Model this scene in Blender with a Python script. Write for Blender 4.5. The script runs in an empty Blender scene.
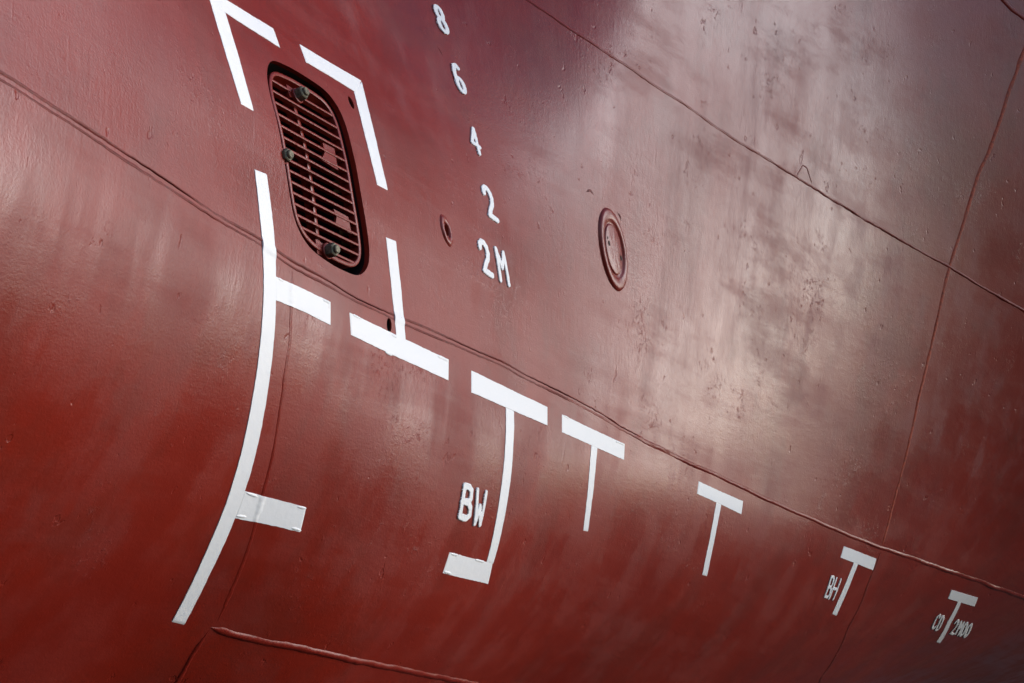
import bpy, bmesh, math, random
from mathutils import Vector, Matrix, noise
random.seed(4)
R = math.radians
scn = bpy.context.scene
COL = scn.collection

# ------------------------------------------------------------------ camera
# hull frame: X runs along the ship, Y points into the ship, Z is up
FPX, PCX, PCY = 1422.0, 512.0, 341.5
NV = Vector((1.74, -.3, -1)).normalized()            # outward hull normal, seen from the camera (x right, y down, z forward)
TV = Vector((1, .5, 1.59)); TV = (TV - NV * TV.dot(NV)).normalized()
WV = NV.cross(TV)
D0 = 1422 / 307.0
ZO = 2.9                                              # height of the hull frame's origin above the dock floor


def to_world(v):                                      # camera axes -> world axes
    return Vector((v.dot(TV), -v.dot(NV), v.dot(WV)))


CAM = -to_world(Vector((0, 0, D0))) + Vector((0, 0, ZO))
cam = bpy.data.objects.new('camera', bpy.data.cameras.new('camera'))
COL.objects.link(cam)
ax, ay, az = to_world(Vector((1, 0, 0))), to_world(Vector((0, -1, 0))), to_world(Vector((0, 0, -1)))
cam.matrix_world = Matrix(((ax.x, ay.x, az.x, CAM.x), (ax.y, ay.y, az.y, CAM.y), (ax.z, ay.z, az.z, CAM.z), (0, 0, 0, 1)))
cam.data.sensor_width = 36
cam.data.lens = FPX * 36 / 1024
cam.data.clip_start = .05
cam.data.clip_end = 3000
scn.camera = cam

# ------------------------------------------------------------------ light
SUN_AZ, SUN_EL, SUN_STR, SUN_ANG = 50.5, 17.0, 1.5, 35.0    # azimuth from +X towards the outside (-Y)
SKY_STR = .12
sd = Vector((math.cos(R(SUN_EL)) * math.cos(R(SUN_AZ)), -math.cos(R(SUN_EL)) * math.sin(R(SUN_AZ)), math.sin(R(SUN_EL))))
sun = bpy.data.objects.new('sun', bpy.data.lights.new('sun', 'SUN'))
COL.objects.link(sun)
sun.data.energy = SUN_STR; sun.data.angle = R(SUN_ANG); sun.data.color = (1, .965, .955)
sun.rotation_euler = sd.to_track_quat('Z', 'Y').to_euler()
world = bpy.data.worlds.new("World"); scn.world = world; world.use_nodes = True
wn = world.node_tree
sky = wn.nodes.new('ShaderNodeTexSky'); sky.sky_type = 'NISHITA'; sky.sun_disc = False
sky.sun_elevation = R(SUN_EL); sky.sun_rotation = math.atan2(sd.x, sd.y); sky.dust_density = .3; sky.ozone_density = 1.5; sky.air_density = .75
wn.links.new(sky.outputs[0], wn.nodes['Background'].inputs[0])
wn.nodes['Background'].inputs[1].default_value = SKY_STR
scn.view_settings.view_transform = 'Standard'; scn.view_settings.look = 'None'
scn.view_settings.exposure = 1.22; scn.view_settings.gamma = 1
scn.render.resolution_x, scn.render.resolution_y = 1024, 683

# ------------------------------------------------------------------ hull shape


def soft(x, a, b):                                    # limits x smoothly to about [a, b]
    m, s = (a + b) / 2, (b - a) / 2
    t = (x - m) / s
    return m + s * (t / (1 + abs(t) ** 6) ** (1 / 6))


def sstep(x, a, b):
    t = min(1, max(0, (x - a) / (b - a)))
    return t * t * (3 - 2 * t)


def und(u, w):                                        # dents and fairness of the plating
    v = .006 * noise.noise(Vector((u * .9 + 3.1, w * 1.1, 1.7)))
    v += .0022 * noise.noise(Vector((u * 2.6, w * 2.0, 5.2)))
    v += .0003 * noise.noise(Vector((u * 7, w * 6, 9.2)))
    k = sstep(u, 1.4, 2.4)
    if k > 0: v += k * .0010 * math.sin(u * 2 * math.pi / .62 + .8 * noise.noise(Vector((u, w, 3))))
    return v


SHO = 1.0


def H(u, w):                                          # outward bulge of the hull at (along, up)
    uc, wc = soft(u, -4.6, 6.5), soft(w, -9, 2.8)
    b = min(wc + .05 + .19 * sstep(u, -1.2, -.3), 0)
    rr = .95 - .15 * sstep(u, -.5, 1)
    # shoulder of the bow bulb: above a level line the plating leans back; it dies out towards the right
    a = wc - .12 - .05 * noise.noise(Vector((u * 1.3, 2, 0)))
    sh = 0.0
    if a > 0: sh = .5 * SHO * a * a if a < .42 else .5 * SHO * (.42 * .42 + .84 * (a - .42))
    tw = .05 + .08 * sstep(u, -1.2, .8)
    fl = max(0, uc - 1.9)
    return (.05 if uc > 0 else .032) * uc * uc + .11 * fl * fl * wc + tw * uc * wc + .02 * wc - b * b / (2 * rr) - sh * (1 - sstep(u, .2 * wc - .75, .2 * wc + .45)) * sstep(u, -2.2 + .5 * wc, -1.5 + .5 * wc) + und(u, w)


def P(u, w, off=0.0):
    p = Vector((u, -H(u, w), w + ZO))
    return p + Nrm(u, w) * off if off else p


def Nrm(u, w):
    e = .01
    a = Vector((2 * e, -(H(u + e, w) - H(u - e, w)), 0)); b = Vector((0, -(H(u, w + e) - H(u, w - e)), 2 * e))
    return a.cross(b).normalized()


OC = Vector((0, 0, D0))


def uw(px, py):                                       # the hull point seen at a place of the photograph
    r = Vector(((px - PCX) / FPX, (py - PCY) / FPX, 1))
    def F(t):
        q = r * t - OC
        return q.dot(NV) - H(q.dot(TV), q.dot(WV))
    t = OC.dot(NV) / r.dot(NV)
    t0, t1 = t, t * 1.01
    f0, f1 = F(t0), F(t1)
    for _ in range(25):
        if abs(f1 - f0) < 1e-12 or abs(f1) < 1e-7: break
        t0, t1, f0 = t1, t1 - f1 * (t1 - t0) / (f1 - f0), f1
        f1 = F(t1)
    q = r * t1 - OC
    return (q.dot(TV), q.dot(WV))


# ------------------------------------------------------------------ materials
def nmat(name, base, rough, metal=0.0):
    m = bpy.data.materials.new(name); m.use_nodes = True
    b = m.node_tree.nodes['Principled BSDF']
    b.inputs['IOR'].default_value = 1.36
    b.inputs['Base Color'].default_value = (*base, 1); b.inputs['Roughness'].default_value = rough; b.inputs['Metallic'].default_value = metal
    return m, m.node_tree, b


class NT:
    def __init__(s, nt): s.nt = nt; s.co = nt.nodes.new('ShaderNodeTexCoord').outputs['Object']
    def n(s, t, **k):
        x = s.nt.nodes.new(t)
        for a, v in k.items(): setattr(x, a, v)
        return x
    def map(s, sc, rot=(0, 0, 0), loc=(0, 0, 0)):
        m = s.n('ShaderNodeMapping'); s.nt.links.new(s.co, m.inputs[0]); m.inputs['Scale'].default_value = sc; m.inputs['Rotation'].default_value = rot; m.inputs['Location'].default_value = loc
        return m.outputs[0]
    def noise(s, sc, scale=(1, 1, 1), det=4, rough=.55, rot=(0, 0, 0), loc=(0, 0, 0)):
        x = s.n('ShaderNodeTexNoise'); x.inputs['Scale'].default_value = sc; x.inputs['Detail'].default_value = det; x.inputs['Roughness'].default_value = rough
        s.nt.links.new(s.map(scale, rot, loc), x.inputs['Vector']); return x.outputs[0]
    def ramp(s, v, a, b, lo=0., hi=1.):
        m = s.n('ShaderNodeMapRange', interpolation_type='SMOOTHSTEP'); s.nt.links.new(v, m.inputs[0])
        for i, x in zip((1, 2, 3, 4), (a, b, lo, hi)): m.inputs[i].default_value = x
        return m.outputs[0]
    def math(s, op, a, b):
        m = s.n('ShaderNodeMath', operation=op)
        for i, x in enumerate((a, b)):
            if isinstance(x, (int, float)): m.inputs[i].default_value = x
            else: s.nt.links.new(x, m.inputs[i])
        return m.outputs[0]
    def mix(s, f, a, b):
        m = s.n('ShaderNodeMix', data_type='RGBA')
        for i, x in ((0, f), (6, a), (7, b)):
            if isinstance(x, tuple): m.inputs[i].default_value = (*x, 1)
            elif isinstance(x, (int, float)): m.inputs[i].default_value = x
            else: s.nt.links.new(x, m.inputs[i])
        return m.outputs[2]
    def bump(s, h, st, dist, prev=None):
        b = s.n('ShaderNodeBump'); b.inputs['Strength'].default_value = st; b.inputs['Distance'].default_value = dist
        s.nt.links.new(h, b.inputs['Height'])
        if prev: s.nt.links.new(prev, b.inputs['Normal'])
        return b.outputs[0]
    def link(s, a, b): s.nt.links.new(a, b)


def red_paint(name, base=(.172, .0082, .0022), full=True):
    m, nt, b = nmat(name, base, .4)
    k = NT(nt)
    mott = k.noise(1.6, det=6, rough=.6)
    dust = k.noise(9, (1.0, 1, .14), det=5, rough=.6)            # salt and dust washed down the plating
    dust2 = k.noise(30, (1.0, 1, .08), det=3, rough=.6)
    area = k.noise(.9, (1, 1, .8), det=3, loc=(3.3, 0, 1.1))
    dmask = k.math('MULTIPLY', k.ramp(dust, .42, .72), k.ramp(area, .38, .62))
    dmask = k.math('MULTIPLY', dmask, k.ramp(dust2, .25, .65, .45, 1))
    sp = k.n('ShaderNodeSeparateXYZ'); k.link(k.co, sp.inputs[0])
    dmask = k.math('MULTIPLY', dmask, k.ramp(sp.outputs[2], 2.5, 3.2))      # the underside stays clean
    c = k.mix(k.ramp(mott, .3, .7), base, tuple(x * f for x, f in zip(base, (1.22, 1.5, 1.6))))
    c = k.mix(k.math('MULTIPLY', dmask, .15 if full else .06), c, (.25, .16, .165))
    k.link(c, b.inputs['Base Color'])
    r0 = k.noise(2.2, (1, 1, .5), det=5, rough=.62, loc=(1, 4, 2))
    ro = k.math('ADD', k.ramp(r0, .3, .7, .33, .43), k.math('MULTIPLY', dmask, .12))
    streak = k.noise(7, (1.0, 1, .12), det=5, rough=.65, loc=(5, 5, 5))
    ro = k.math('ADD', ro, k.ramp(streak, .4, .65, -.012, .018))
    low = k.math('MULTIPLY', k.ramp(sp.outputs[2], 2.95, 2.6), k.ramp(k.noise(5, (1.0, 1, .10), det=4, rough=.6, loc=(15, 5, 5)), .42, .62))
    ro = k.math('ADD', ro, k.math('MULTIPLY', low, .16))      # rougher wiped streaks below the long weld
    lap = k.noise(5, (.12, 1, 1), det=6, rough=.7, loc=(1, 2, 8))
    ro = k.math('ADD', ro, k.ramp(lap, .45, .65, -.04, .06))
    c = k.mix(k.math('MULTIPLY', k.ramp(k.noise(2.7, (1, 1, .6), det=7, rough=.7, loc=(4, 4, 9)), .47, .62), .45), c, (.13, .014, .007))
    k.link(c, b.inputs['Base Color'])
    k.link(ro, b.inputs['Roughness'])
    b.inputs['IOR'].default_value = 1.46
    peel = k.noise(42, det=3, rough=.5)
    fine = k.noise(170, det=4, rough=.6)
    crust_a = k.ramp(k.noise(3.4, det=6, rough=.75, loc=(7, 1, 3)), .52, .66)
    crust = k.math('MULTIPLY', crust_a, k.ramp(k.noise(75, (1, 1, .8), det=5, rough=.72), .5, .76))
    sc1 = k.math('MULTIPLY', k.ramp(k.noise(1.7, det=3, loc=(2, 9, 5)), .5, .65), k.noise(60, (1, 1, .5), det=5, rough=.65, loc=(3, 1, 2)))
    nick = k.ramp(k.noise(24, (1, 1, .55), det=3, loc=(8, 2, 2)), .68, .75)
    nrm = k.bump(peel, .2, .0012)
    nrm = k.bump(fine, .7, .0008, nrm)
    nrm = k.bump(crust, .65, .0015, nrm)
    nrm = k.bump(sc1, .5, .0014, nrm)
    brush = k.math('MULTIPLY', k.ramp(k.noise(1.9, det=4, loc=(6, 0, 6)), .42, .62), k.noise(95, (1, 1, .12), det=3))
    nrm = k.bump(brush, .6, .0009, nrm)
    nrm = k.bump(k.noise(17, (.15, 1, 1), det=6, rough=.7), .4, .0016, nrm)
    scr = k.ramp(k.noise(38, (1, 1, .035), det=2, rough=.4, rot=(0, .06, 0), loc=(9, 1, 1)), .70, .76)
    scr = k.math('MULTIPLY', scr, k.ramp(k.noise(2.0, det=2, loc=(1, 8, 1)), .5, .6))
    nrm = k.bump(scr, .35, .0010, nrm)
    nrm = k.bump(nick, .8, -.0016, nrm)
    k.link(nrm, b.inputs['Normal'])
    return m


def simple(name, base, rough, metal=0, sc=60, var=.25, bstr=.4, bd=.0008):
    m, nt, b = nmat(name, base, rough, metal)
    k = NT(nt)
    n1 = k.noise(sc, det=5, rough=.65)
    k.link(k.mix(k.ramp(n1, .3, .7), tuple(x * (1 - var) for x in base), tuple(min(1, x * (1 + var)) for x in base)), b.inputs['Base Color'])
    k.link(k.bump(n1, bstr, bd), b.inputs['Normal'])
    return m


M_RED = red_paint('hull_red_paint')
M_TRIM = red_paint('trim_red_paint', (.17, .012, .006), False)
M_WELD = simple('painted_weld', (.17, .011, .005), .36, 0, 120, .2, .8, .0012)
M_RUST = simple('rusty_seam', (.24, .024, .006), .6, 0, 60, .4, .8, .001)
M_GROOVE = simple('worn_seam', (.13, .009, .004), .5, 0, 60, .3, .8, .001)
M_SEAM = simple('seam_shade_and_scars', (.12, .008, .0045), .55, 0, 90, .3, .8, .0012)  # darker red paints groove shade onto the left seam; the dark scars share it
M_BRASS = simple('weathered_bronze', (.13, .115, .08), .6, .35, 90, .5, .9, .0012)
M_INNER = simple('opening_painted_shade', (.008, .0025, .002), .9, 0, 30, .4)  # near-black puts the shade deep inside the openings into the colour
M_DARK = simple('hole_painted_shade', (.03, .012, .008), .7, 0, 30, .4)  # dark tone painted as the shade of the plug's holes
M_KHAKI = simple('dull_brass', (.16, .11, .05), .6, .3, 60, .4)
M_GROUND = simple('dock_concrete', (.035, .028, .025), .9, 0, 3, .3, .4, .01)

M_WHITE, nt, b = nmat('white_marking_paint', (.82, .82, .81), .5)
k = NT(nt)
g = k.noise(55, det=6, rough=.7); g2 = k.noise(7, det=4)
c = k.mix(k.ramp(g, .62, .78), (.78, .765, .75), (.68, .62, .60))
c = k.mix(k.ramp(g2, .5, .8, 0, .25), c, (.74, .74, .73))
k.link(c, b.inputs['Base Color'])
k.link(k.bump(k.noise(35, det=5, rough=.6), .5, .0012, k.bump(g, .4, .0006)), b.inputs['Normal'])

# ------------------------------------------------------------------ object helpers
ROOT = bpy.data.objects.new('ship_hull', None); COL.objects.link(ROOT)
ROOT.location = (0, 0, ZO - 1.6)
ROOT['label'] = 'dark red ship hull plating with white markings, raised draft figures and a slatted intake grille'
ROOT['category'] = 'ship'


def link(name, bm, mats, parent=ROOT, label=None, smooth=True, sharp=None):
    me = bpy.data.meshes.new(name); bm.normal_update(); bm.to_mesh(me); bm.free()
    for m in (mats if isinstance(mats, (list, tuple)) else [mats]): me.materials.append(m)
    if smooth:
        me.shade_smooth()
        if sharp: me.set_sharp_from_angle(angle=R(sharp))
    o = bpy.data.objects.new(name, me); COL.objects.link(o)
    if parent is not None:
        o.parent = parent; o.matrix_parent_inverse = wmat(parent).inverted()
    if label: o['label'] = label
    return o


def wmat(o):
    m = Matrix.Translation(o.location) if o.type == 'EMPTY' else Matrix.Identity(4)
    return m


# ------------------------------------------------------------------ seams (weld beads) in hull coordinates
def resample(pts, step):
    out = [pts[0]]
    for a, c in zip(pts, pts[1:]):
        d = math.dist(a, c); n = max(1, int(d / step))
        for i in range(1, n + 1): out.append((a[0] + (c[0] - a[0]) * i / n, a[1] + (c[1] - a[1]) * i / n))
    return out


def smooth_line(pts, it=3):
    for _ in range(it):
        pts = [pts[0]] + [((a[0] + 2 * c[0] + d[0]) / 4, (a[1] + 2 * c[1] + d[1]) / 4) for a, c, d in zip(pts, pts[1:], pts[2:])] + [pts[-1]]
    return pts


def pxline(pl, step=.008, it=40, more=0.0, less=0.0):
    q = smooth_line(resample([uw(*p) for p in pl], step), it)
    if more:                                          # the seam runs on past the edge of the photo
        a, c = q[-60], q[-1]; L = math.dist(a, c)
        q += [(c[0] + (c[0] - a[0]) / L * .03 * i, c[1] + (c[1] - a[1]) / L * .03 * i) for i in range(1, int(more / .03))]
    if less:
        a, c = q[60], q[0]; L = math.dist(a, c)
        q = [(c[0] + (c[0] - a[0]) / L * .03 * i, c[1] + (c[1] - a[1]) / L * .03 * i) for i in range(int(less / .03), 0, -1)] + q
    return q


MID = pxline([(-60, 43), (0, 75), (70, 120), (142, 167), (185, 196), (223, 220), (262, 243), (293.6, 266), (330, 284), (351, 297), (394.4, 317), (428, 332), (470.5, 350), (505.6, 365.5), (552.5, 389.5), (592, 409.5), (619.5, 427), (662, 450), (712, 473), (777.4, 504), (841, 532), (881.5, 548), (918.5, 560.5), (1024, 598), (1070, 613)], more=4, less=2)
UPP = pxline([(480, -31), (527, 0), (572, 31), (607, 54), (652, 84), (687, 106), (724.5, 133), (767, 159), (813, 187.5), (848, 209), (888, 232.5), (948, 266), (1023, 310), (1070, 337)], more=5, less=2)
LOW = pxline([(210, 628), (255, 640), (306, 650), (356, 661), (406, 671), (471, 684), (540, 699)], it=15, more=2.5)
LOWV = pxline([(210, 629), (195, 650), (176, 684), (160, 715)], it=10)
LV = pxline([(291.8, 268), (291, 307), (289.5, 350), (284.8, 371), (282, 400), (273, 454), (262.7, 495), (254.5, 528), (236, 581), (217.6, 622)], it=20)
RV = pxline([(1045, -5), (1024, 50), (1008, 95), (990, 150), (979, 172), (963, 225), (950, 264), (943, 295), (934, 335), (918, 401), (905.5, 458.5), (892, 508.5), (884, 540), (881.5, 547)], it=20)
RV2 = pxline([(881, 551), (870, 578), (848, 628), (821, 678), (808, 705)], it=20)
TRC = pxline([(990, -18), (1003, 0), (1012, 10), (1030, 22), (1060, 38)], it=6)


def ribbon(name, line, prof, mat, seed=0.0, amp=.35, wob=.0015, label=None, fade=True, hf=None):
    bm = bmesh.new(); rows = []
    n = len(line)
    for i, p in enumerate(line):
        a, c = line[max(0, i - 1)], line[min(n - 1, i + 1)]
        d = Vector((c[0] - a[0], c[1] - a[1]));
        if d.length < 1e-9: d = Vector((1, 0))
        d.normalize(); s = Vector((-d.y, d.x))
        q = p[0] * 1.0 + p[1]
        wv = wob * noise.noise(Vector((p[0] * 9, p[1] * 9, seed))) + .5 * wob * noise.noise(Vector((p[0] * 40, p[1] * 40, seed)))
        hs = 1 + amp * 2 * noise.noise(Vector((p[0] * 14, p[1] * 14, seed + 3))) + .5 * amp * noise.noise(Vector((p[0] * 45, p[1] * 45, seed + 4)))
        ws = 1 + amp * .8 * noise.noise(Vector((p[0] * 22, p[1] * 22, seed + 7)))
        e = min(1, (min(i, n - 1 - i) + .3) / 5) if fade else 1
        if hf: hs *= hf(p[0])
        row = []
        for (x, hgt) in prof:
            u, w = p[0] + s.x * (x * ws * e + wv), p[1] + s.y * (x * ws * e + wv)
            row.append(bm.verts.new(P(u, w, (hgt * max(.15, hs) * e if hgt > 0 else hgt) or 1e-5)))
        rows.append(row)
    for r0, r1 in zip(rows, rows[1:]):
        for j in range(len(prof) - 1): bm.faces.new((r0[j], r1[j], r1[j + 1], r0[j + 1]))
    return link(name, bm, mat, label=label)


def bead(hw, hh, n=7):
    return [(-hw + 2 * hw * i / (n - 1), hh * math.cos(math.pi / 2 * (-1 + 2 * i / (n - 1))) - (.0012 if i in (0, n - 1) else 0)) for i in range(n)]


DOUBLE = [(-.0115, -.0008), (-.0085, .0020), (-.0050, .0002), (-.0025, -.0004), (0, -.0005), (.0025, -.0004), (.0040, .0004), (.0075, .0034), (.0115, -.0008)]
ROOTPARTS = []
iL = min(range(len(MID)), key=lambda i: abs(MID[i][0] - .55))
iM = min(range(len(MID)), key=lambda i: abs(MID[i][0] - 1.3))


def profmix(u):
    return sstep(u, .5, 1.3)


# the middle seam is one weld that changes from a double ridge to one round bead
def mid_seam():
    bm = bmesh.new(); rows = []
    B = bead(.009, .0042, 9)
    n = len(MID)
    for i, p in enumerate(MID):
        a, c = MID[max(0, i - 1)], MID[min(n - 1, i + 1)]
        d = Vector((c[0] - a[0], c[1] - a[1])).normalized(); s = Vector((-d.y, d.x))
        f = profmix(p[0])
        wv = .004 * noise.noise(Vector((p[0] * 5, 0, 1))) + .0016 * noise.noise(Vector((p[0] * 38, 0, 1)))
        row = []
        for j in range(9):
            rg = 0 if j < 3 else (1 if j > 5 else .5)
            x = (DOUBLE[j][0] + .006 * noise.noise(Vector((p[0] * 3.1, rg * 5, 7)))) * (1 - f) + B[j][0] * f
            hgt = DOUBLE[j][1] * (1 - f) + B[j][1] * f
            am = 1 + (1.9 if f < .5 else .9) * noise.noise(Vector((p[0] * 5, rg * 9 * (1 - f), 4))) + (.5 - .25 * f) * noise.noise(Vector((p[0] * 34, j * .6, 2)))
            if hgt > 0: hgt *= max(.1, am)
            row.append(bm.verts.new(P(p[0] + s.x * (x + wv), p[1] + s.y * (x + wv), hgt)))
        rows.append(row)
    for r0, r1 in zip(rows, rows[1:]):
        for j in range(8): bm.faces.new((r0[j], r1[j], r1[j + 1], r0[j + 1]))
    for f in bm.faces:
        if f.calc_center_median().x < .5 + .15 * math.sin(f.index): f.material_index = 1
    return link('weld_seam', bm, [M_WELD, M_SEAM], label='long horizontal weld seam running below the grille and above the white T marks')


def dist_line(u, w, line):
    best = 9
    for q in line[::2]:
        d = abs(q[0] - u) + abs(q[1] - w)
        if d < best: best = d
    return best


def under_paint(u, w):                                # how far seams push the marking paint out
    v = 0.0
    if -2 < u < .6:
        d = dist_line(u, w, MIDC) if abs(w + .12) < .12 else 9
        v = max(v, .0032 * (1 - sstep(d, .008, .024)))
        if u < -1.0:
            d = dist_line(u, w, LV)
            v = max(v, .0024 * (1 - sstep(d, .006, .016)))
    return v


MIDC = [p for p in MID if -2 < p[0] < .6]

# ------------------------------------------------------------------ hull plating with its openings
OPEN = [(272.3, 59.2), (268.7, 62.3), (266.4, 70.5), (267.2, 82), (270.5, 98), (274.7, 112), (277.6, 124), (281.7, 146), (285.2, 167), (288.3, 187), (291.6, 207.8), (295.2, 222.5), (301.1, 235.6), (307, 245), (317.2, 254.7), (336.2, 267.3), (355.3, 275.9), (362.6, 275.0), (369.0, 266.4), (369.8, 250.3), (367, 228.3), (362.6, 203.4), (359, 183), (356, 165), (352, 148.6), (346.3, 126), (341, 112), (335.4, 102.0), (325.6, 90), (309.2, 78.7), (290.7, 67.4)]
OPEN_UW = [uw(*p) for p in OPEN]


def closed_smooth(pts, step=.01, it=3):
    o = resample(pts + [pts[0]], step)[:-1]
    for _ in range(it):
        n = len(o); o = [((o[i - 1][0] + 2 * o[i][0] + o[(i + 1) % n][0]) / 4, (o[i - 1][1] + 2 * o[i][1] + o[(i + 1) % n][1]) / 4) for i in range(n)]
    return o


def inset(pts, d):
    n = len(pts); out = []
    area = sum(pts[i - 1][0] * pts[i][1] - pts[i][0] * pts[i - 1][1] for i in range(n))
    sg = 1 if area > 0 else -1
    for i in range(n):
        t = Vector((pts[(i + 1) % n][0] - pts[i - 1][0], pts[(i + 1) % n][1] - pts[i - 1][1])).normalized()
        out.append((pts[i][0] - t.y * d * sg, pts[i][1] + t.x * d * sg))
    return out


OPEN_UW = closed_smooth(OPEN_UW, .012, 4)


def prism(pts, o0, o1, mid=None):                     # a straight-sided plug along the mean normal
    mu, mw = sum(p[0] for p in pts) / len(pts), sum(p[1] for p in pts) / len(pts)
    nn = Nrm(mu, mw)
    bm = bmesh.new()
    L = [[bm.verts.new(P(u, w) + nn * o) for u, w in pts] for o in ([o0, mid, o1] if mid else [o0, o1])]
    n = len(pts)
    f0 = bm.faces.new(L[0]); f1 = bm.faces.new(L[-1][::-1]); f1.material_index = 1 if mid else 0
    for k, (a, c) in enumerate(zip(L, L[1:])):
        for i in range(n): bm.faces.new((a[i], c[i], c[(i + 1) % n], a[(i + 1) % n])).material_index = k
    bmesh.ops.recalc_face_normals(bm, faces=bm.faces)
    return bm


def circ(c, r, n=24, e=.6): return [(c[0] + r * e * math.cos(2 * math.pi * i / n), c[1] + r * math.sin(2 * math.pi * i / n)) for i in range(n)]


def build_hull():
    def axis(lo, vlo, vhi, hi, fine, coarse):
        v = []; x = lo
        while x < vlo: v.append(x); x += coarse
        x = vlo
        while x < vhi: v.append(x); x += fine
        while x <= hi: v.append(x); x += coarse
        return v
    us = axis(-8, -2.6, 5.2, 13, .02, .15); ws = axis(-1.6, -1.4, 2.3, 5, .02, .12)
    bm = bmesh.new()
    grid = [[bm.verts.new(P(u, w)) for w in ws] for u in us]
    for i in range(len(us) - 1):
        for j in range(len(ws) - 1): bm.faces.new((grid[i][j], grid[i + 1][j], grid[i + 1][j + 1], grid[i][j + 1]))
    edges = [e for e in bm.edges if e.is_boundary]
    r = bmesh.ops.extrude_edge_only(bm, edges=edges)
    nv = [x for x in r['geom'] if isinstance(x, bmesh.types.BMVert)]
    for v in nv: v.co.y = 4.0
    bmesh.ops.contextual_create(bm, geom=[e for e in bm.edges if e.is_boundary])
    bmesh.ops.recalc_face_normals(bm, faces=bm.faces)
    o = link('hull_plating', bm, M_RED)
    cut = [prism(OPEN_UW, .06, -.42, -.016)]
    for c in ((351.2, 102.5), (389.2, 325)): cut.append(prism(circ(uw(*c), .0215), .03, -.045, -.006))
    cut.append(prism(circ(uw(446.8, 229.8), .021), .03, -.06, -.01))
    for cbm_i, cbm in enumerate(cut):
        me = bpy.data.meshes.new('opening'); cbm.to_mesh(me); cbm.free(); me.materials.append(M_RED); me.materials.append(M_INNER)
        co = bpy.data.objects.new('opening', me); COL.objects.link(co)
        base = [v.co.copy() for v in me.vertices]
        box_n = len(o.data.polygons)
        for k in range(12):                           # nudge the cutter by hundredths of a millimetre until the cut is clean
            for v, c in zip(me.vertices, base): v.co = c + Vector((.00037 * k, .0011 * k, -.00029 * k))
            me.update()
            md = o.modifiers.new('b', 'BOOLEAN'); md.operation = 'DIFFERENCE'; md.solver = 'EXACT'; md.object = co
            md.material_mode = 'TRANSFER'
            bpy.context.view_layer.update()
            res = bpy.data.meshes.new_from_object(o.evaluated_get(bpy.context.evaluated_depsgraph_get()))
            o.modifiers.clear()
            ok = len(res.polygons) > .9 * box_n
            if ok:
                o.data = res; break
        bpy.data.objects.remove(co)
    me = o.data; me.name = 'hull_plating'
    me.shade_smooth(); me.set_sharp_from_angle(angle=R(35))
    return o


hull = build_hull()

g_bm = bmesh.new()
s = 600
vs = [g_bm.verts.new((x, y, 0)) for x, y in ((-s, -s), (s, -s), (s, s), (-s, s))]
g_bm.faces.new(vs)
go = link('ground', g_bm, M_GROUND, parent=None, smooth=False); go['kind'] = 'structure'

# ------------------------------------------------------------------ seams
mid_seam()
ribbon('weld_seam', UPP, bead(.0065, .0034), M_WELD, 5, .5, .003, 'thin upper weld seam crossing the hull diagonally', hf=lambda u: .6 + .7 * sstep(u, 1, 2.4))
ribbon('weld_seam', LOW, bead(.009, .0050), M_WELD, 9, .2, .003, 'short weld bead at the bottom edge of the photo')
ribbon('weld_seam', LOWV, bead(.008, .0025), M_WELD, 11, .4, .003, 'faint weld running down from the left end of the bottom bead')
ribbon('weld_seam', LV, bead(.007, .0011), M_WELD, 12, .5, .003, 'faint upright weld just right of the long curved white line')
ribbon('weld_seam', RV, bead(.0105, .0018), M_RUST, 13, .4, .002, 'rusty orange upright seam near the right edge')
ribbon('weld_seam', RV2, bead(.009, .0013), M_GROOVE, 14, .4, .003, 'dark upright seam below the middle weld at the right')
ribbon('weld_seam', TRC, bead(.012, .005), M_WELD, 15, .3, .002, 'curved weld bead cutting the top right corner')


# ------------------------------------------------------------------ painted white marks
def lerp(a, c, t): return (a[0] + (c[0] - a[0]) * t, a[1] + (c[1] - a[1]) * t)


def path_at(pl, t):
    L = [0]
    for a, c in zip(pl, pl[1:]): L.append(L[-1] + math.dist(a, c))
    x = t * L[-1]
    for i in range(len(pl) - 1):
        if x <= L[i + 1] or i == len(pl) - 2: return lerp(pl[i], pl[i + 1], (x - L[i]) / max(1e-9, L[i + 1] - L[i]))


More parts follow.
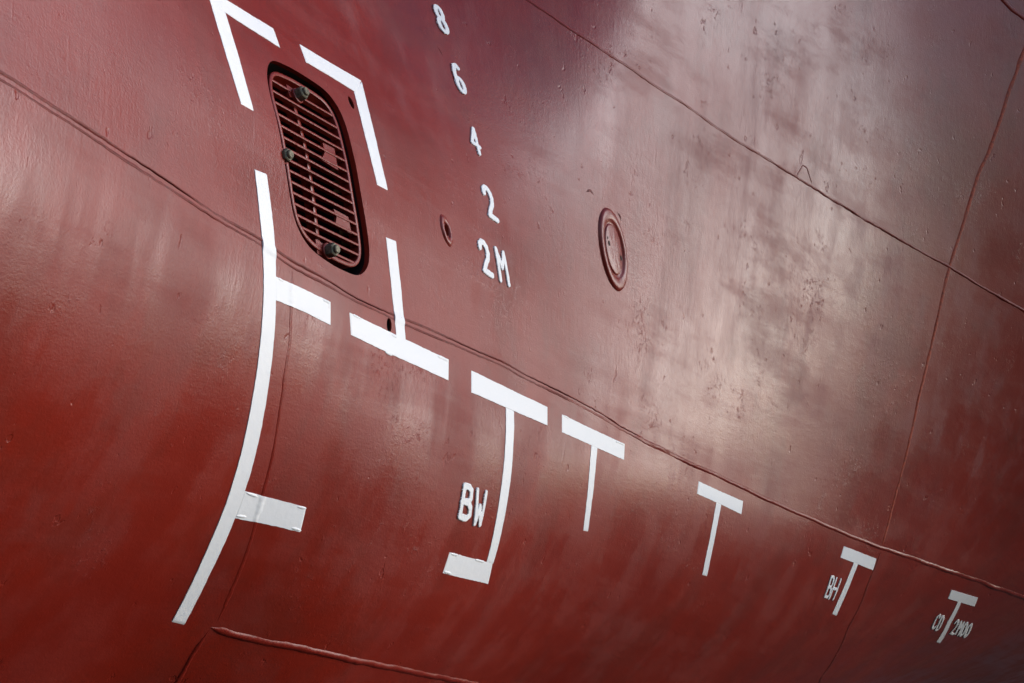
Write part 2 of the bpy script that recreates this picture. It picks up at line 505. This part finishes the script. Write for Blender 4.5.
def strip(bm, left, right, off=.0014, step=.005, seed=0.0, curve=False):
    """A sheet of paint between two edges given in hull coordinates."""
    if not curve: left, right = resample(left, 12), resample(right, 12)
    ll = [uw(*p) for p in left]; rr = [uw(*p) for p in right]
    if curve:
        ll = smooth_line(resample(ll, .01), 60); rr = smooth_line(resample(rr, .01), 60)
    n = max(2, int(max(sum(math.dist(a, c) for a, c in zip(ll, ll[1:])), sum(math.dist(a, c) for a, c in zip(rr, rr[1:]))) / step))
    m = max(4, int(math.dist(ll[0], rr[0]) / step))
    js = [0.0] + [j / m for j in range(m + 1)] + [1.0]
    rows = []
    for i in range(n + 1):
        a, c = path_at(ll, i / n), path_at(rr, i / n)
        jl = .0011 * noise.noise(Vector((a[0] * 60, a[1] * 60, seed))) + .0007 * noise.noise(Vector((a[0] * 16, a[1] * 16, seed)))
        jr = .0011 * noise.noise(Vector((c[0] * 60, c[1] * 60, seed + 1))) + .0007 * noise.noise(Vector((c[0] * 16, c[1] * 16, seed + 1)))
        wd = Vector((c[0] - a[0], c[1] - a[1])).normalized()
        a = (a[0] + wd.x * jl, a[1] + wd.y * jl); c = (c[0] + wd.x * jr, c[1] + wd.y * jr)
        row = []
        for j, t in enumerate(js):
            q = lerp(a, c, t)
            side = j in (0, len(js) - 1) or i in (0, n)
            o = -.0006 if side else off + under_paint(*q) + .0002 * noise.noise(Vector((q[0] * 90, q[1] * 90, 2)))
            row.append(bm.verts.new(P(q[0], q[1], o)))
        rows.append(row)
    for r0, r1 in zip(rows, rows[1:]):
        for j in range(len(js) - 1): bm.faces.new((r0[j], r1[j], r1[j + 1], r0[j + 1]))


def dash(bm, a, c, hw=.0035, hh=.0020):               # a short weld bead left at the corner of a mark, under the paint
    pts = resample([uw(*a), uw(*c)], .004); n = len(pts)
    rows = []
    d = Vector((pts[-1][0] - pts[0][0], pts[-1][1] - pts[0][1])).normalized(); s = Vector((-d.y, d.x))
    for i, p in enumerate(pts):
        e = .25 + .75 * min(1, min(i, n - 1 - i) / 2)
        e *= 1 + .5 * noise.noise(Vector((p[0] * 150, p[1] * 150, 8)))
        row = []
        for x, hgt in ((-1, -.0), (-.6, .7), (0, 1), (.6, .7), (1, 0)):
            row.append(bm.verts.new(P(p[0] + s.x * x * hw * e, p[1] + s.y * x * hw * e, .0012 + hgt * hh * e)))
        rows.append(row)
    for r0, r1 in zip(rows, rows[1:]):
        for j in range(4): bm.faces.new((r0[j], r1[j], r1[j + 1], r0[j + 1]))


def mark(strips, label, dashes=(), seed=0):
    bm = bmesh.new()
    for i, s in enumerate(strips):
        strip(bm, s[0], s[1], .0007 + .0004 * (len(strips) - i), seed=seed + i * 2.3, curve=len(s) > 2)
    for a, c in dashes: dash(bm, a, c)
    o = link('painted_mark', bm, M_WHITE, label=label, sharp=50)
    return o


mark([([(218, -5), (251, 15.5), (273.8, 29.3)], [(219, 8.6), (238, 21.5), (280.5, 48.4)]),
      ([(203, -20), (209.4, 0), (225, 52), (241, 104.5)], [(216, -20), (221, 0), (237, 52), (253.7, 111.7)])],
     'white angle mark at the top edge, left of the grille', seed=1)
mark([([(299.3, 44.4), (330, 63), (361.4, 81.2)], [(305.9, 62.3), (330, 76.5), (356, 92.7)]),
      ([(361.4, 81.6), (374, 133), (387.6, 190.8)], [(353.8, 91.5), (365, 137), (377.2, 185.3)])],
     'white angle mark over the top right corner of the grille', seed=3)
mark([([(349.2, 312.7), (400, 337), (449, 360)], [(350.6, 334.9), (400, 358.5), (448.7, 380.6)]),
      ([(385.7, 236.6), (391.5, 290), (396.4, 337.5)], [(395.6, 240.5), (401.5, 295), (405.6, 342.5)])],
     'white upside-down T mark below the grille', [((352, 314.6), (361, 319)), ((437, 356), (448, 361.4)), ((385, 352), (392, 355.5)), ((390.5, 334.5), (397, 338))], seed=5)
mark([([(254.2, 168.8), (258.5, 205), (261.2, 242.6), (263.7, 276), (262.9, 300), (261.2, 328.7), (258, 358), (252.5, 395), (247, 425), (238.5, 462), (226.6, 503.4), (207.4, 546.5), (189, 589.5), (171.3, 622.3)],
       [(266.1, 173.4), (271, 207), (274.2, 242.6), (275.3, 276), (275.2, 302), (274.2, 328.7), (271.8, 356.8), (265.9, 397), (260.7, 429.7), (253, 463), (244.6, 492), (222, 548), (201.2, 589.5), (183.6, 625.2)], 1),
      ([(274.0, 275.8), (302, 288.6), (330.8, 302.4)], [(274.4, 299.6), (302, 311), (330.8, 325.2)]),
      ([(243.5, 490.8), (275, 499), (306.6, 507.5)], [(234, 517.6), (268, 524.5), (300.8, 532.1)])],
     'long curved white line with two short bars to its right', [((277, 278), (284, 282)), ((322, 299.4), (330, 303.4)), ((246, 492.5), (257, 496.5)), ((236, 515.5), (246, 517)), ((297, 506.5), (306, 508.5)), ((291, 527.5), (301, 530.5))], seed=7)
mark([([(471.1, 370.5), (509, 389), (547.6, 407.4)], [(471.1, 392.3), (509, 409), (547.6, 425.7)]),
      ([(505.5, 406.5), (504.6, 447.8), (498.5, 500.4), (486.2, 562.6)], [(513.6, 410.4), (512.5, 447.8), (506, 505), (492.5, 564.5)], 1),
      ([(449.3, 552), (470, 557.8), (492.7, 563.8)], [(442.3, 573.1), (465, 578.5), (488.3, 583.9)])],
     'white hooked mark like a letter J with a top bar, beside the letters BW', [((451, 553.6), (458, 555.5)), ((475, 559.5), (484, 562)), ((444, 571.5), (451, 573.5))], seed=9)
mark([([(561.7, 414.4), (593, 429.5), (624.9, 444.3)], [(561.7, 432), (593, 446), (624.2, 460)]),
      ([(591.2, 443.8), (588, 487), (583.1, 531)], [(597.2, 446.8), (593.5, 487), (587.6, 532)])],
     'white T mark with a straight stem, right of the hooked mark', [((563, 415.5), (569, 418.5)), ((615, 441), (624, 445))], seed=11)
mark([([(698.5, 481.2), (720.5, 491.5), (743.2, 501.3)], [(696.8, 493.6), (719, 503.5), (741.5, 514.4)]),
      ([(716.3, 501.8), (709.5, 539), (702.0, 575.2)], [(721.2, 504), (714.2, 540), (706.6, 576.6)])],
     'white T mark with no letters beside it, third from the right', seed=13)
mark([([(843.6, 546), (860, 552.3), (876.5, 558.8)], [(840.2, 557.4), (856.5, 563.6), (873.1, 570.2)]),
      ([(854, 562), (843.5, 588), (831.9, 614.3)], [(858, 563.6), (847.5, 590), (836, 616)])],
     'small white T mark right of the letters BH', seed=15)
mark([([(951.1, 589.7), (964.5, 593.7), (978, 597.7)], [(947.7, 598.4), (961, 602.4), (974.6, 606.5)]),
      ([(958.1, 601), (947.6, 621.5), (936.1, 642.2)], [(961.2, 602), (950.8, 623), (939.6, 643.6)])],
     'smallest white T mark, between the letters CD and 2M00', seed=17)

# ------------------------------------------------------------------ raised letters and figures
def arc(cx, cy, rx, ry, a0, a1, n=12): return [(cx + rx * math.cos(R(a0 + (a1 - a0) * i / n)), cy + ry * math.sin(R(a0 + (a1 - a0) * i / n))) for i in range(n + 1)]


# y grows downward, unit box
GL = {
    '8': [arc(.5, .26, .40, .24, 0, 360, 20), arc(.5, .74, .46, .26, 0, 360, 20)],
    '6': [arc(.5, .74, .47, .25, 0, 360, 20), [(.05, .68), (.02, .35), (.2, .06), (.5, -.02), (.8, .04)]],
    '4': [[(.72, 1), (.72, .0), (.0, .68), (1.0, .68)]],
    '2': [[(.02, .24), (.08, .1), (.3, .0), (.62, .0), (.88, .1), (.95, .28), (.8, .5), (.4, .74), (.08, .98), (1.0, 1.0)]],
    'M': [[(.0, 1), (.04, .0), (.5, .55), (.96, .0), (1, 1)]],
    'W': [[(.0, 0), (.14, 1), (.5, .45), (.86, 1), (1, 0)]],
    'B': [[(0, 0), (0, 1)], [(0, 0), (.6, 0), (.9, .1), (.92, .35), (.7, .48), (0, .5)], [(0, .5), (.7, .5), (1, .62), (1, .88), (.7, 1), (0, 1)]],
    'H': [[(0, 0), (0, 1)], [(1, 0), (1, 1)], [(0, .5), (1, .5)]],
    'C': [[(.98, .2), (.85, .05), (.5, 0), (.12, .12), (0, .4), (0, .65), (.12, .9), (.5, 1), (.85, .95), (1, .8)]],
    'D': [[(0, 0), (0, 1), (.55, 1), (.95, .82), (1, .5), (.95, .18), (.55, 0), (0, 0)]],
    '0': [arc(.5, .5, .5, .5, 0, 360, 22)],
}


def segd(p, a, c):
    ax_, ay_ = c[0] - a[0], c[1] - a[1]; l2 = ax_ * ax_ + ay_ * ay_
    t = 0 if l2 == 0 else max(0, min(1, ((p[0] - a[0]) * ax_ + (p[1] - a[1]) * ay_) / l2))
    return math.hypot(p[0] - a[0] - t * ax_, p[1] - a[1] - t * ay_)


def glyph(ch, quad, sw, name, label, hgt=.005, res=.0013, m=.055):
    tl, tr, bl, br = quad
    def q(x, y):                                      # keep the stroke's thickness inside the measured box
        mx, my = m * 1.5, m
        x = mx + x * (1 - 2 * mx); y = my * .7 + y * (1 - 1.4 * my)
        return uw(*lerp(lerp(tl, tr, x), lerp(bl, br, x), y))
    segs = []
    for pl in GL[ch]:
        pts = [q(*p) for p in pl]
        segs += list(zip(pts, pts[1:]))
    us = [p[0] for s_ in segs for p in s_]; ws = [p[1] for s_ in segs for p in s_]
    pad = sw + .006
    u0, w0 = min(us) - pad, min(ws) - pad
    nu, nw = int((max(us) + pad - u0) / res), int((max(ws) + pad - w0) / res)
    ed = .0022
    def dd(u, w):
        d = min(segd((u, w), a, c) for a, c in segs)
        return d - sw / 2 * (1 + .18 * noise.noise(Vector((u * 60, w * 60, 1))))
    D = [[dd(u0 + i * res, w0 + j * res) for j in range(nw + 1)] for i in range(nu + 1)]
    bm = bmesh.new(); V = {}
    def vert(i, j):
        if (i, j) not in V:
            d = D[i][j]
            f = 1 - sstep(d, -.0006, .0014)
            u, w = u0 + i * res, w0 + j * res
            V[i, j] = bm.verts.new(P(u, w, -.001 + f * (hgt + .001 + .0006 * noise.noise(Vector((u * 110, w * 110, 3))))))
        return V[i, j]
    for i in range(nu):
        for j in range(nw):
            dl = (D[i][j], D[i + 1][j], D[i + 1][j + 1], D[i][j + 1])
            if min(dl) > ed * .8: continue
            f = bm.faces.new((vert(i, j), vert(i + 1, j), vert(i + 1, j + 1), vert(i, j + 1)))
            f.material_index = 1 if sum(dl) / 4 > .0003 else 0
    return link(name, bm, [M_WHITE, M_TRIM], label=label)


def par(tl, w, h): return (tl, (tl[0] + w[0], tl[1] + w[1]), (tl[0] + h[0], tl[1] + h[1]), (tl[0] + w[0] + h[0], tl[1] + w[1] + h[1]))


FIG = 'draft_figure'
glyph('8', par((431.2, 2), (10, 7.4), (8.6, 28)), .0155, FIG, 'white raised draft figure 8 at the top edge')
glyph('6', par((449.8, 61.5), (9.0, 7), (8.2, 28.5)), .0165, FIG, 'white raised draft figure 6 below the 8')
glyph('4', par((466.0, 123.5), (9, 6.5), (7.0, 27.5)), .0145, FIG, 'white raised draft figure 4 below the 6')
glyph('2', par((480, 184), (9.5, 6.5), (8, 32)), .020, FIG, 'white raised draft figure 2 on its own below the 4')
glyph('2', par((476.5, 238), (9.8, 6.5), (6, 33)), .021, FIG, 'white raised draft figure 2 left of the letter M')
LET = 'raised_letter'
glyph('M', par((493.2, 246.5), (10, 5.5), (6, 35)), .0155, LET, 'white raised letter M right of the lowest figure 2')
glyph('B', ((463.2, 484.2), (472.6, 486.4), (457.6, 517.2), (469, 520.6)), .019, LET, 'white raised letter B beside the hooked mark')
glyph('W', ((476.0, 488.3), (486.3, 491.3), (471.9, 524.6), (480.6, 526.2)), .015, LET, 'white raised letter W beside the hooked mark')
glyph('B', ((831.1, 575.6), (835, 576.6), (823.8, 596.9), (828, 598.4)), 0.011, LET, 'small white raised letter B left of the second T mark from the right', hgt=.0035)
glyph('H', ((836.0, 577.1), (841, 578.7), (828.0, 599), (833, 600)), 0.011, LET, 'small white raised letter H left of the second T mark from the right', hgt=.0035)
glyph('C', ((937.7, 613.1), (941.6, 613.9), (930.4, 629.0), (934.2, 630.3)), 0.0088, LET, 'small white raised letter C left of the smallest T mark', hgt=.0028, m=.10)
glyph('D', ((941.6, 614.8), (945.4, 615.4), (934.4, 630.7), (938.4, 631.6)), 0.0088, LET, 'small white raised letter D left of the smallest T mark', hgt=.0028, m=.10)
glyph('2', ((955.9, 619.0), (960, 619.4), (949.0, 633.8), (953.3, 635.5)), 0.0088, FIG, 'small white raised figure 2 right of the smallest T mark', hgt=.0028, m=.10)
glyph('M', ((960.6, 619.8), (964.8, 621), (953.6, 635.2), (957.9, 636.4)), 0.0088, LET, 'small white raised letter M right of the smallest T mark', hgt=.0028, m=.10)
glyph('0', ((965.2, 620.8), (969.2, 622), (958.2, 636.3), (962, 637.6)), 0.0088, FIG, 'first small white 0 right of the smallest T mark', hgt=.0028, m=.10)
glyph('0', ((969.4, 622), (973.4, 623.2), (962.3, 637.6), (966.2, 638.8)), 0.0088, FIG, 'last small white 0 right of the smallest T mark', hgt=.0028, m=.10)

# ------------------------------------------------------------------ intake grille
GR = bpy.data.objects.new('intake_grille', None); COL.objects.link(GR)
cu = sum(p[0] for p in OPEN_UW) / len(OPEN_UW); cw = sum(p[1] for p in OPEN_UW) / len(OPEN_UW)
GR.parent = ROOT; GR.matrix_parent_inverse = wmat(ROOT).inverted(); GR['label'] = 'red slatted intake grille with rounded corners and three bronze bolts'
OUT = inset(OPEN_UW, .024); OUT = closed_smooth(OUT, .012, 3)
INN = inset(OUT, .012)
DF, DB = -.010, -.040


def ring_mesh(out, inn, d0, d1):
    bm = bmesh.new(); n = len(out)
    mo = [lerp(a, c, .2) for a, c in zip(out, inn)]; mi = [lerp(a, c, .8) for a, c in zip(out, inn)]
    loops = [[bm.verts.new(P(u, w, d)) for u, w in pts] for pts, d in ((out, d1), (out, d0 - .002), (mo, d0), (mi, d0), (inn, d0 - .002), (inn, d1))]
    for a, c in zip(loops, loops[1:] + loops[:1]):
        for i in range(n): bm.faces.new((a[i], a[(i + 1) % n], c[(i + 1) % n], c[i]))
    bmesh.ops.recalc_face_normals(bm, faces=bm.faces)
    return bm


link('frame', ring_mesh(OUT, INN, DF, DB), M_TRIM, GR, sharp=40)


def span(w, poly, kk):                                # where a slat's line crosses the frame
    xs = []
    n = len(poly)
    for i in range(n):
        a, c = poly[i - 1], poly[i]
        fa, fc = a[1] - w - kk * (a[0] - cu), c[1] - w - kk * (c[0] - cu)
        if fa * fc < 0: xs.append(a[0] + (c[0] - a[0]) * fa / (fa - fc))
    return (min(xs), max(xs)) if len(xs) >= 2 else None


def barmesh(pts, hw, d0, d1, across):                 # a flat bar along pts with thickness 2*hw
    bm = bmesh.new(); loops = []
    for u, w in pts:
        sx = (0, hw) if across == 'w' else (hw, 0)
        loops.append([bm.verts.new(P(u + a * sx[0], w + a * sx[1], d)) for a, d in ((-1, d1), (-1, d0 - .001), (-.6, d0), (.6, d0), (1, d0 - .001), (1, d1))])
    for a, c in zip(loops, loops[1:]):
        for i in range(6): bm.faces.new((a[i], a[(i + 1) % 6], c[(i + 1) % 6], c[i]))
    bm.faces.new(loops[0]); bm.faces.new(loops[-1][::-1])
    bmesh.ops.recalc_face_normals(bm, faces=bm.faces)
    return bm


q0, q1 = uw(271.3, 75.1), uw(330.2, 110.0)
KT = (q1[1] - q0[1]) / (q1[0] - q0[0])                # the slats slant a little against the level
q0, q1 = uw(291.6, 201.3), uw(356.7, 234.9)
KB = (q1[1] - q0[1]) / (q1[0] - q0[0])
KM = (KT + KB) / 2
NS = 15
for i in range(NS):
    kk = KT + (KB - KT) * i / (NS - 1)
    q = uw(*lerp((330.2, 110.0), (361.2, 263.5), i / (NS - 1)))
    w = q[1] - kk * (q[0] - cu)
    sp = span(w, INN, kk)
    if not sp: continue
    x0, x1 = sp[0] - .004, sp[1] + .004
    n = 14
    sag = .0012 * random.uniform(-1, 1)
    pts = []
    for t in range(n + 1):
        x = x0 + (x1 - x0) * t / n
        pts.append((x, w + kk * (x - cu) + sag * math.sin(math.pi * t / n) + .0006 * noise.noise(Vector((t, i, 0)))))
    link('slat', barmesh(pts, .0035, DF - .0015, DB + .014, 'w'), M_TRIM, GR, sharp=40)
a, c = uw(296, 84), uw(329, 262)
pts = [lerp(a, c, t / 20) for t in range(21)]
link('support_bar', barmesh(pts, .007, DF - .014, DB - .012, 'u'), M_TRIM, GR, sharp=40)


def plate(poly, d0, d1, name='lug', mat=M_TRIM):
    bm = prism([uw(*p) for p in poly], d0, d1)
    return link(name, bm, mat, GR, sharp=40)


plate([(327, 141), (338.5, 147), (342.5, 168.5), (338, 166), (326, 158), (329, 151)], DF - .004, DF - .012)
plate([(338, 208), (352.5, 216), (356, 233), (352, 231), (340, 222), (341, 216)], DF - .004, DF - .012)
plate([(290.5, 82), (300, 88.5), (304, 99), (294, 94)], DF - .004, DF - .012)
plate([(320, 238), (331, 245), (332, 256), (322, 253)], DF - .004, DF - .012)
plate([(281.0, 150), (286, 153), (288, 162), (283.5, 161)], DF - .004, DF - .012)


def bolt(base, r, ln):
    u, w = uw(*base)
    n = Nrm(u, w); o = P(u, w, DF)
    ux = Vector((1, 0, 0)); ux = (ux - n * ux.dot(n)).normalized(); uy = n.cross(ux)
    bm = bmesh.new()
    def rings(prof, k, rot=0, bmx=bm):
        L = []
        for rr, z in prof: L.append([bmx.verts.new(o + n * z + (ux * math.cos(2 * math.pi * i / k + rot) + uy * math.sin(2 * math.pi * i / k + rot)) * rr) for i in range(k)])
        for a, c in zip(L, L[1:]):
            for i in range(k): bmx.faces.new((a[i], a[(i + 1) % k], c[(i + 1) % k], c[i]))
        bmx.faces.new(L[-1]); bmx.faces.new(L[0][::-1])
    rings([(r * .97, .004), (r, .006), (r, ln - .003), (r * .86, ln)], 6, random.random())
    rings([(r * .62, ln - .001), (r * .62, ln + .006), (r * .52, ln + .008)], 14)
    bmesh.ops.recalc_face_normals(bm, faces=bm.faces)
    q = link('bolt', bm, M_BRASS, GR, sharp=25)
    bm2 = bmesh.new()
    rings([(r * 1.12, -.006), (r * 1.15, .004), (r * 1.05, .0055)], 20, 0, bm2)
    bmesh.ops.recalc_face_normals(bm2, faces=bm2.faces)
    link('washer', bm2, M_TRIM, q, sharp=30)
    return q


bolt((300.0, 94.5), .0195, .026)['label'] = 'weathered bronze bolt at the top of the grille'
bolt((286.0, 155.5), .0185, .020)['label'] = 'weathered bronze bolt at the left side of the grille'
bolt((330.0, 250.5), .0195, .028)['label'] = 'weathered bronze bolt at the bottom of the grille'
for (x, y) in ((346.0, 158), (349.5, 170), (351.5, 178), (355, 207), (357.5, 222), (360, 233)):
    u, w = uw(x, y)
    u += .045
    bmx = prism(circ((u, w), .011, 8, 1), -.045, -.085)
    link('spacer', bmx, M_KHAKI, GR, sharp=30)

# ------------------------------------------------------------------ small scars
ribbon('weld_scar', pxline([(796, 177), (803, 165), (807, 168), (812, 184)], .004, 2), bead(.004, .0022), M_WELD, 21, .3, .001, 'small pointed weld scar above the upper seam')
ribbon('weld_scar', pxline([(586, 192), (590, 190), (594, 195)], .003, 2), bead(.006, .003), M_SEAM, 23, .5, .001, 'small dark scar above left of the round flange')
ribbon('weld_scar', pxline([(617, 212), (620, 216), (621, 221)], .003, 2), bead(.005, .0025), M_SEAM, 25, .5, .001, 'small dark scar just right of the round flange')
ribbon('weld_scar', pxline([(437, 46), (440, 50), (443, 56)], .003, 2), bead(.004, .002), M_SEAM, 27, .5, .001, 'small dark scar between the figures 8 and 6')
# ------------------------------------------------------------------ round fittings


def lathe(c, prof, n=64, wobble=.0008):
    bm = bmesh.new(); L = []
    for r, z in prof:
        L.append([bm.verts.new(P(c[0] + r * (.58 * math.cos(2 * math.pi * i / n) - .30 * math.sin(2 * math.pi * i / n)), c[1] + r * math.sin(2 * math.pi * i / n), (z + wobble * noise.noise(Vector((math.cos(2 * math.pi * i / n) * 3, math.sin(2 * math.pi * i / n) * 3, r * 40)))) or 1e-5)) for i in range(n)])
    for a, d in zip(L, L[1:]):
        for i in range(n): bm.faces.new((a[i], a[(i + 1) % n], d[(i + 1) % n], d[i]))
    return bm, L


pc = uw(612.8, 249.5)
bm, L = lathe(pc, [(.148, -.001), (.143, .007), (.134, .0105), (.110, .0105), (.103, .007), (.094, .0015), (.090, .0020)])
bmesh.ops.recalc_face_normals(bm, faces=bm.faces)
plug = link('plug_flange', bm, M_TRIM, label='round raised flange with a flat plug, right of the draft figures')
bm, L = lathe(pc, [(.0925, .0005), (.090, .005), (.083, .0065), (.04, .0068), (.002, .007)])
bm.faces.new(L[-1]); bmesh.ops.recalc_face_normals(bm, faces=bm.faces)
link('plug', bm, M_TRIM, plug)
for q in ((607.6, 243.5), (619.6, 258.3), (606.3, 238)):
    c_ = uw(*q); rr = .0095 if q[0] != 606.3 else .005
    bm, L = lathe(c_, [(rr, .0078), (rr * .6, .0076), (rr * .3, .0075)], 14, 0)
    bm.faces.new(L[-1]); bmesh.ops.recalc_face_normals(bm, faces=bm.faces)
    link('painted_screw_hole', bm, M_DARK, plug)  # flat disc on the plug, hole shade painted in its colour
oc = uw(445.2, 231.6)
bm, L = lathe(uw(446.0, 230.5), [(.050, -.001), (.045, .005), (.036, .007), (.026, .0055), (.0215, .001), (.0212, -.02)])
bmesh.ops.recalc_face_normals(bm, faces=bm.faces)
link('drain_boss', bm, M_TRIM, label='small raised boss with a hole left of the draft figures')
